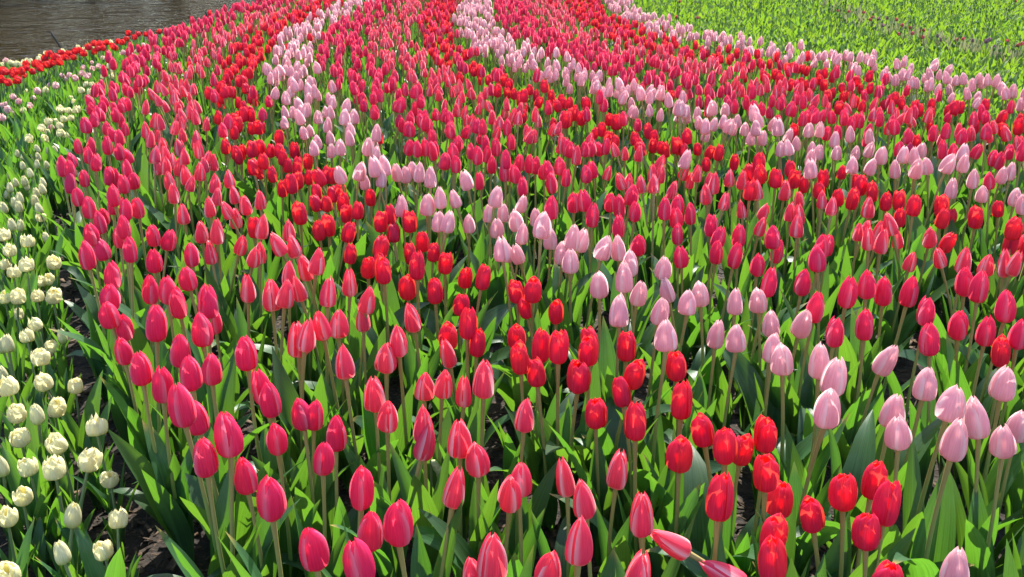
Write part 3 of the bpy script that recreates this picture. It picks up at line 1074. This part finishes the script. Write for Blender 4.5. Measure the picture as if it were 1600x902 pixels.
for kind in ('crimson', 'white', 'red', 'pink'):
    rows = sorted(FAR[kind], key=lambda r: -r[0])
    room = 292 - count[kind]
    mass = []
    for yy, xx, wx_, wy_, no, home in rows:
        if room > 0 and 2 < xx < 1598 and yy > 2:
            room -= 1
            lab = f'small {FARLOOK[kind]} in mid distance of the {BAND[kind, no]}'
            grp = f'mid distance tulips of the {BAND[kind, no]}'
            if home != kind:
                lab = f'small {FARLOOK[kind]} strayed into the {BAND[home, no]}'
                grp = f'stray {FARLOOK[kind]}s in the {BAND[home, no]}'
            pl = PROTO[kind, 1]
            slot = pl[random.randrange(len(pl))]
            root, d = slot
            sc, rz = random.uniform(.93, 1.07), random.uniform(0, 6.28)
            off = rotz(rz) @ (d['centre'] * sc)
            base = (wx_ - off[0], wy_ - off[1], -.004)
            if root is None:
                slot[0] = root = build_tulip(kind, d, base, rz, sc, lab, grp)
                KIDS[root.name] = list(root.children)
                for ch in root.children:
                    KIDS[ch.name] = list(ch.children)
            else:
                copy_tulip(root, base, rz, sc, lab, grp)
        else:
            t = LOW[kind][random.randrange(10)]
            w = whole(t)
            sc, rz = random.uniform(.93, 1.07), random.uniform(0, 6.28)
            Rm = rotz(rz)
            off = Rm @ (t.centre * sc)
            mass.append(place(w, Rm, np.array([wx_ - off[0], wy_ - off[1], -.004]), sc))
    if mass:
        tag(obj(STUFF_NAME[kind], mesh_from(STUFF_NAME[kind], join(mass), [kind, 'stem', 'leaf'])), STUFF_LABEL[kind], 'tulips', kind='stuff')
    print(kind, 'single', count[kind], 'far', len(rows), 'mass', len(mass))

# ---------------------------------------------------------------- water-side beds: double tulips
DBL = {}
for kind, n in (('cream', 5), ('dpink', 5), ('dred', 6)):
    DBL[kind] = []
    for k in range(n):
        rs = np.random.default_rng(70 + k + 13 * len(kind))
        DBL[kind].append([None, make_meshes(Double(kind, 1, rs, h=.25, ragged=1.3), kind, False)])
BLAB = {'cream': ('small cream double tulip in the bed between the pink doubles and the crimson band', 'small cream double tulips in the waterside bed'),
        'dpink': ('small pink double tulip in the leafy bed below the red doubles', 'pink double tulips in the waterside bed'),
        'dred': ('ragged red double tulip in the row along the water edge', 'red double tulips along the water edge')}
for kind, x, y in BSPOTS:
    slot = DBL[kind][random.randrange(len(DBL[kind]))]
    lab, grp = BLAB[kind]
    if kind == 'cream' and y < 103 and x < 172 and y < 108 - .25 * x + 8:
        lab, grp = 'small cream double tulip among the red doubles along the water edge', 'cream double tulips along the water edge'
    stand(kind, slot, x, y, lab, grp, sc=random.uniform(1.0, 1.2) if kind == 'dred' else random.uniform(.72, .98))

# ---------------------------------------------------------------- leaves without blooms
def leaf_mass(name, label, pts, kinds, mat, leaf_kind, n_leaf, size, lod=2, pods=0.0, hole=None):
    """one mass of leaf rosettes standing at ground points"""
    rs = np.random.default_rng(len(name))
    var = []
    for k in range(14):
        a0 = rs.uniform(0, 6.28)
        var.append(join([place(rand_leaf(rs, lod, 0, rs.uniform(.8, 1.15), leaf_kind), rotz(a0 + q * 6.283 / n_leaf + rs.uniform(-.5, .5)), np.array([0, 0, rs.uniform(0, .03)])) for q in range(n_leaf)]))
    ps = []
    for (x, y) in pts:
        s = size * random.uniform(.8, 1.2)
        ps.append(place(var[random.randrange(14)], rotz(random.uniform(0, 6.28)), np.array([x, y, -.004]), s))
        if random.random() < pods:
            h = random.uniform(.22, .29)
            ps.append((np.array(0), None, None, None) if False else place(tube([(0, 0, 0), (.01, 0, h)], .003, 4, 0), np.eye(3), np.array([x, y, 0])))
            ps.append(place(tube([(0, 0, 0), (0, 0, .006), (0, 0, .016), (0, 0, .026), (0, 0, .031)], [.002, .009, .011, .008, .001], 6, 0), np.eye(3), np.array([x + .01, y, h - .004])))
    return tag(obj(name, mesh_from(name, join(ps), [mat])), label, 'leaves', kind='stuff')


# cut field on the right: past the last pale pink ribbon
pts = []
edge = LINES[-2][2]
for yy in np.arange(3.0, 19.0, .10):
    for xx in np.arange(0.5, 13.0, .10):
        pts.append((xx, yy))
pts = np.array(pts) + rng.normal(0, .03, (len(pts), 2))
D1, D2 = seg_dist(pts, LINES[-1][2]), seg_dist(pts, LINES[-2][2])
qx, qy = to_px(pts[:, 0], pts[:, 1], .2)
keep = (D1 < D2) | ((qx > 1640) & (qy < 60))
# right-hand side of the ribbon only
lx = np.interp(pts[:, 1], np.sort(edge[:, 1]), edge[np.argsort(edge[:, 1]), 0])
keep &= (pts[:, 0] > lx) & (qx < 1850) & (qy > -70)
pts = pts[keep]
leaf_mass('cut_tulip_leaves', 'bright green field of tulip leaves whose flowers were cut', pts, None, 'leaf_bright', 'field', 6, .60, pods=.08)
print('cut field', len(pts))

# waterside bed foliage
pts = []
for yy in np.arange(1.2, 16.0, .085):
    x0 = np.interp(yy, bank[:, 1], bank[:, 0])
    for xx in np.arange(max(x0 + .10, -7.5), 0, .085):
        pts.append((xx, yy))
pts = np.array(pts) + rng.normal(0, .02, (len(pts), 2))
gap = np.array([on_z(x, y, 0)[:2] for x, y in ((300, 1050), (232, 890), (196, 770), (150, 650), (120, 540), (100, 450), (88, 380), (84, 330))])
Dn = seg_dist(pts, LINES[0][2])
Dc = seg_dist(pts, LINES[1][2])
lx = np.interp(pts[:, 1], np.sort(LINES[1][2][:, 1]), LINES[1][2][np.argsort(LINES[1][2][:, 1]), 0])
qx, qy = to_px(pts[:, 0], pts[:, 1], 0)
gx_ = np.interp(qy, gap_y := np.array([330, 380, 450, 540, 650, 770, 890, 1050]), np.array([84, 88, 100, 120, 150, 196, 232, 300]))
keep = (Dn < Dc) & (pts[:, 0] < lx) & (qx > -260) & (qy < 1150)
keep &= (qy < 345) | (qx < gx_ - 34 * np.clip((qy - 330) / 500, .3, 1.2))
keep &= rng.random(len(pts)) < np.interp(qy, [300, 600], [.95, .55])
pts = pts[keep]
leaf_mass('waterside_leaves', 'narrow green tulip leaves filling the waterside bed', pts, None, 'leaf_blue', 'slim', 5, 1.0, lod=1)
print('waterside', len(pts))

# a row of withered stems through the cut field
row = np.array([on_z(x, y, .2)[:2] for x, y in ((1270, -12), (1330, 12), (1400, 38), (1470, 55), (1540, 68), (1620, 80), (1720, 98))])
t_ = rng.uniform(0, len(row) - 1.001, 190)
ii = t_.astype(int)
pts = row[ii] + (row[ii + 1] - row[ii]) * (t_ - ii)[:, None] + rng.normal(0, .15, (190, 2))
M['straw'] = leaf_material('withered_stem', (0.22, 0.22, 0.13), (0.26, 0.28, 0.12), 0.3, 0.6)
leaf_mass('withered_stems', 'pale row of withered tulip stems through the cut leaf field', pts, None, 'straw', 'slim', 3, 1.0)

# small left-over blooms in the cut field
LEFT = """r 435,65 505,70 600,75 655,105 640,120 805,120 840,155 890,170 820,210 905,205 955,185 975,185 968,230 1185,245 1222,240 1495,255 1565,280 1590,270 1550,5 770,555
f 385,5 485,10 690,115 745,110 720,155 1060,220 1080,245 1280,250 1365,255 1385,245 1415,290 780,500 580,450 1370,660"""
PET['spent'] = 'spent'
PET['left'] = 'left'
NAME['spent'] = 'faded_tulip'
_m = mats_of
mats_of = lambda k: ('spent', 'stem_green', 'leaf_bright') if k == 'spent' else ('left', 'stem_green', 'leaf_bright') if k == 'left' else _m(k)
DBL['left'] = [[None, make_meshes(Double('dred', 1, np.random.default_rng(333 + k), h=.23, ragged=1.4), 'left', False)] for k in range(3)]
DBL['faded'] = [[None, make_meshes(Double('spent', 1, np.random.default_rng(343 + k), bud=k == 0, h=.25, ragged=1.5), 'spent', False)] for k in range(3)]
NAME['leftred'] = 'leftover_red_tulip'
for tok in LEFT.split():
    if len(tok) == 1:
        k = tok
        continue
    a, b = tok.split(',')
    x, y = 1200 + int(a) / 4, int(b) / 4
    if k == 'r':
        stand('leftred', DBL['left'][random.randrange(3)], x, y, 'small leftover red tulip scattered in the cut leaf field', 'leftover red tulips in the cut field', sc=.8)
    else:
        stand('spent', DBL['faded'][random.randrange(3)], x, y, 'small faded purplish tulip scattered in the cut leaf field', 'faded tulips in the cut field', sc=.9)
for x, y in ((1057, 26), (1090, 27), (1062, 2)):
    stand('leftred', DBL['left'][0], x, y, 'small leftover red tulip scattered in the cut leaf field', 'leftover red tulips in the cut field', sc=.8)

# pale green withered flower spike among the leaves
c = on_z(686, 741, .20)
s = np.linspace(0, 1, 9)
P = np.stack([c[0] + .030 * s - .015, np.full(9, c[1]), c[2] + .030 - .062 * s ** 1.5], 1)
sp_ = obj('withered_flower_spike', mesh_from('withered_flower_spike', tube(P, np.array([.002, .006, .0075, .009, .0075, .009, .0075, .006, .001]), 10, 0), ['spike']))
tag(sp_, 'pale green withered flower spike drooping among the tulip leaves', 'flower spike')
P = np.stack([np.linspace(c[0] - .02, c[0] - .015, 5), np.full(5, c[1]), np.linspace(0, c[2] + .03, 5)], 1)
obj('stalk', mesh_from('stalk', tube(P, .0025, 6, 0), ['stem_green']), sp_)

# bark chips on the soil near the camera
n = 9000
cy = rng.uniform(1.1, 4.5, n)
cx_ = rng.uniform(-1, 1, n) * (cy * .62 + .2)
s = rng.uniform(.003, .011, n)
a, b = rng.normal(0, 1, (n, 3)), rng.normal(0, 1, (n, 3))
a[:, 2] *= .35
b[:, 2] *= .35
a /= np.linalg.norm(a, axis=1)[:, None]
b /= np.linalg.norm(b, axis=1)[:, None]
h = np.array([0, 0, 1.0])
c = np.stack([cx_, cy, np.full(n, .006) + rng.uniform(0, .006, n)], 1)
A, B, H = a * s[:, None] * 1.3, b * s[:, None] * .6, h[None] * (s * .35)[:, None]
v = np.stack([c - A - B, c + A - B, c + A + B, c - A + B, c - A - B + H, c + A - B + H, c + A + B + H, c - A + B + H], 1).reshape(-1, 3)
box = np.array([[0, 3, 2, 1], [4, 5, 6, 7], [0, 1, 5, 4], [1, 2, 6, 5], [2, 3, 7, 6], [3, 0, 4, 7]])
f = (np.arange(n)[:, None, None] * 8 + box[None]).reshape(-1, 4)
tag(obj('bark_litter', mesh_from('bark_litter', (v, f, v[:, :2] * 10, 0), ['chip'])), 'small brown bark crumbs strewn over the soil', 'bark litter', kind='stuff')
print('objects', len(bpy.data.objects))
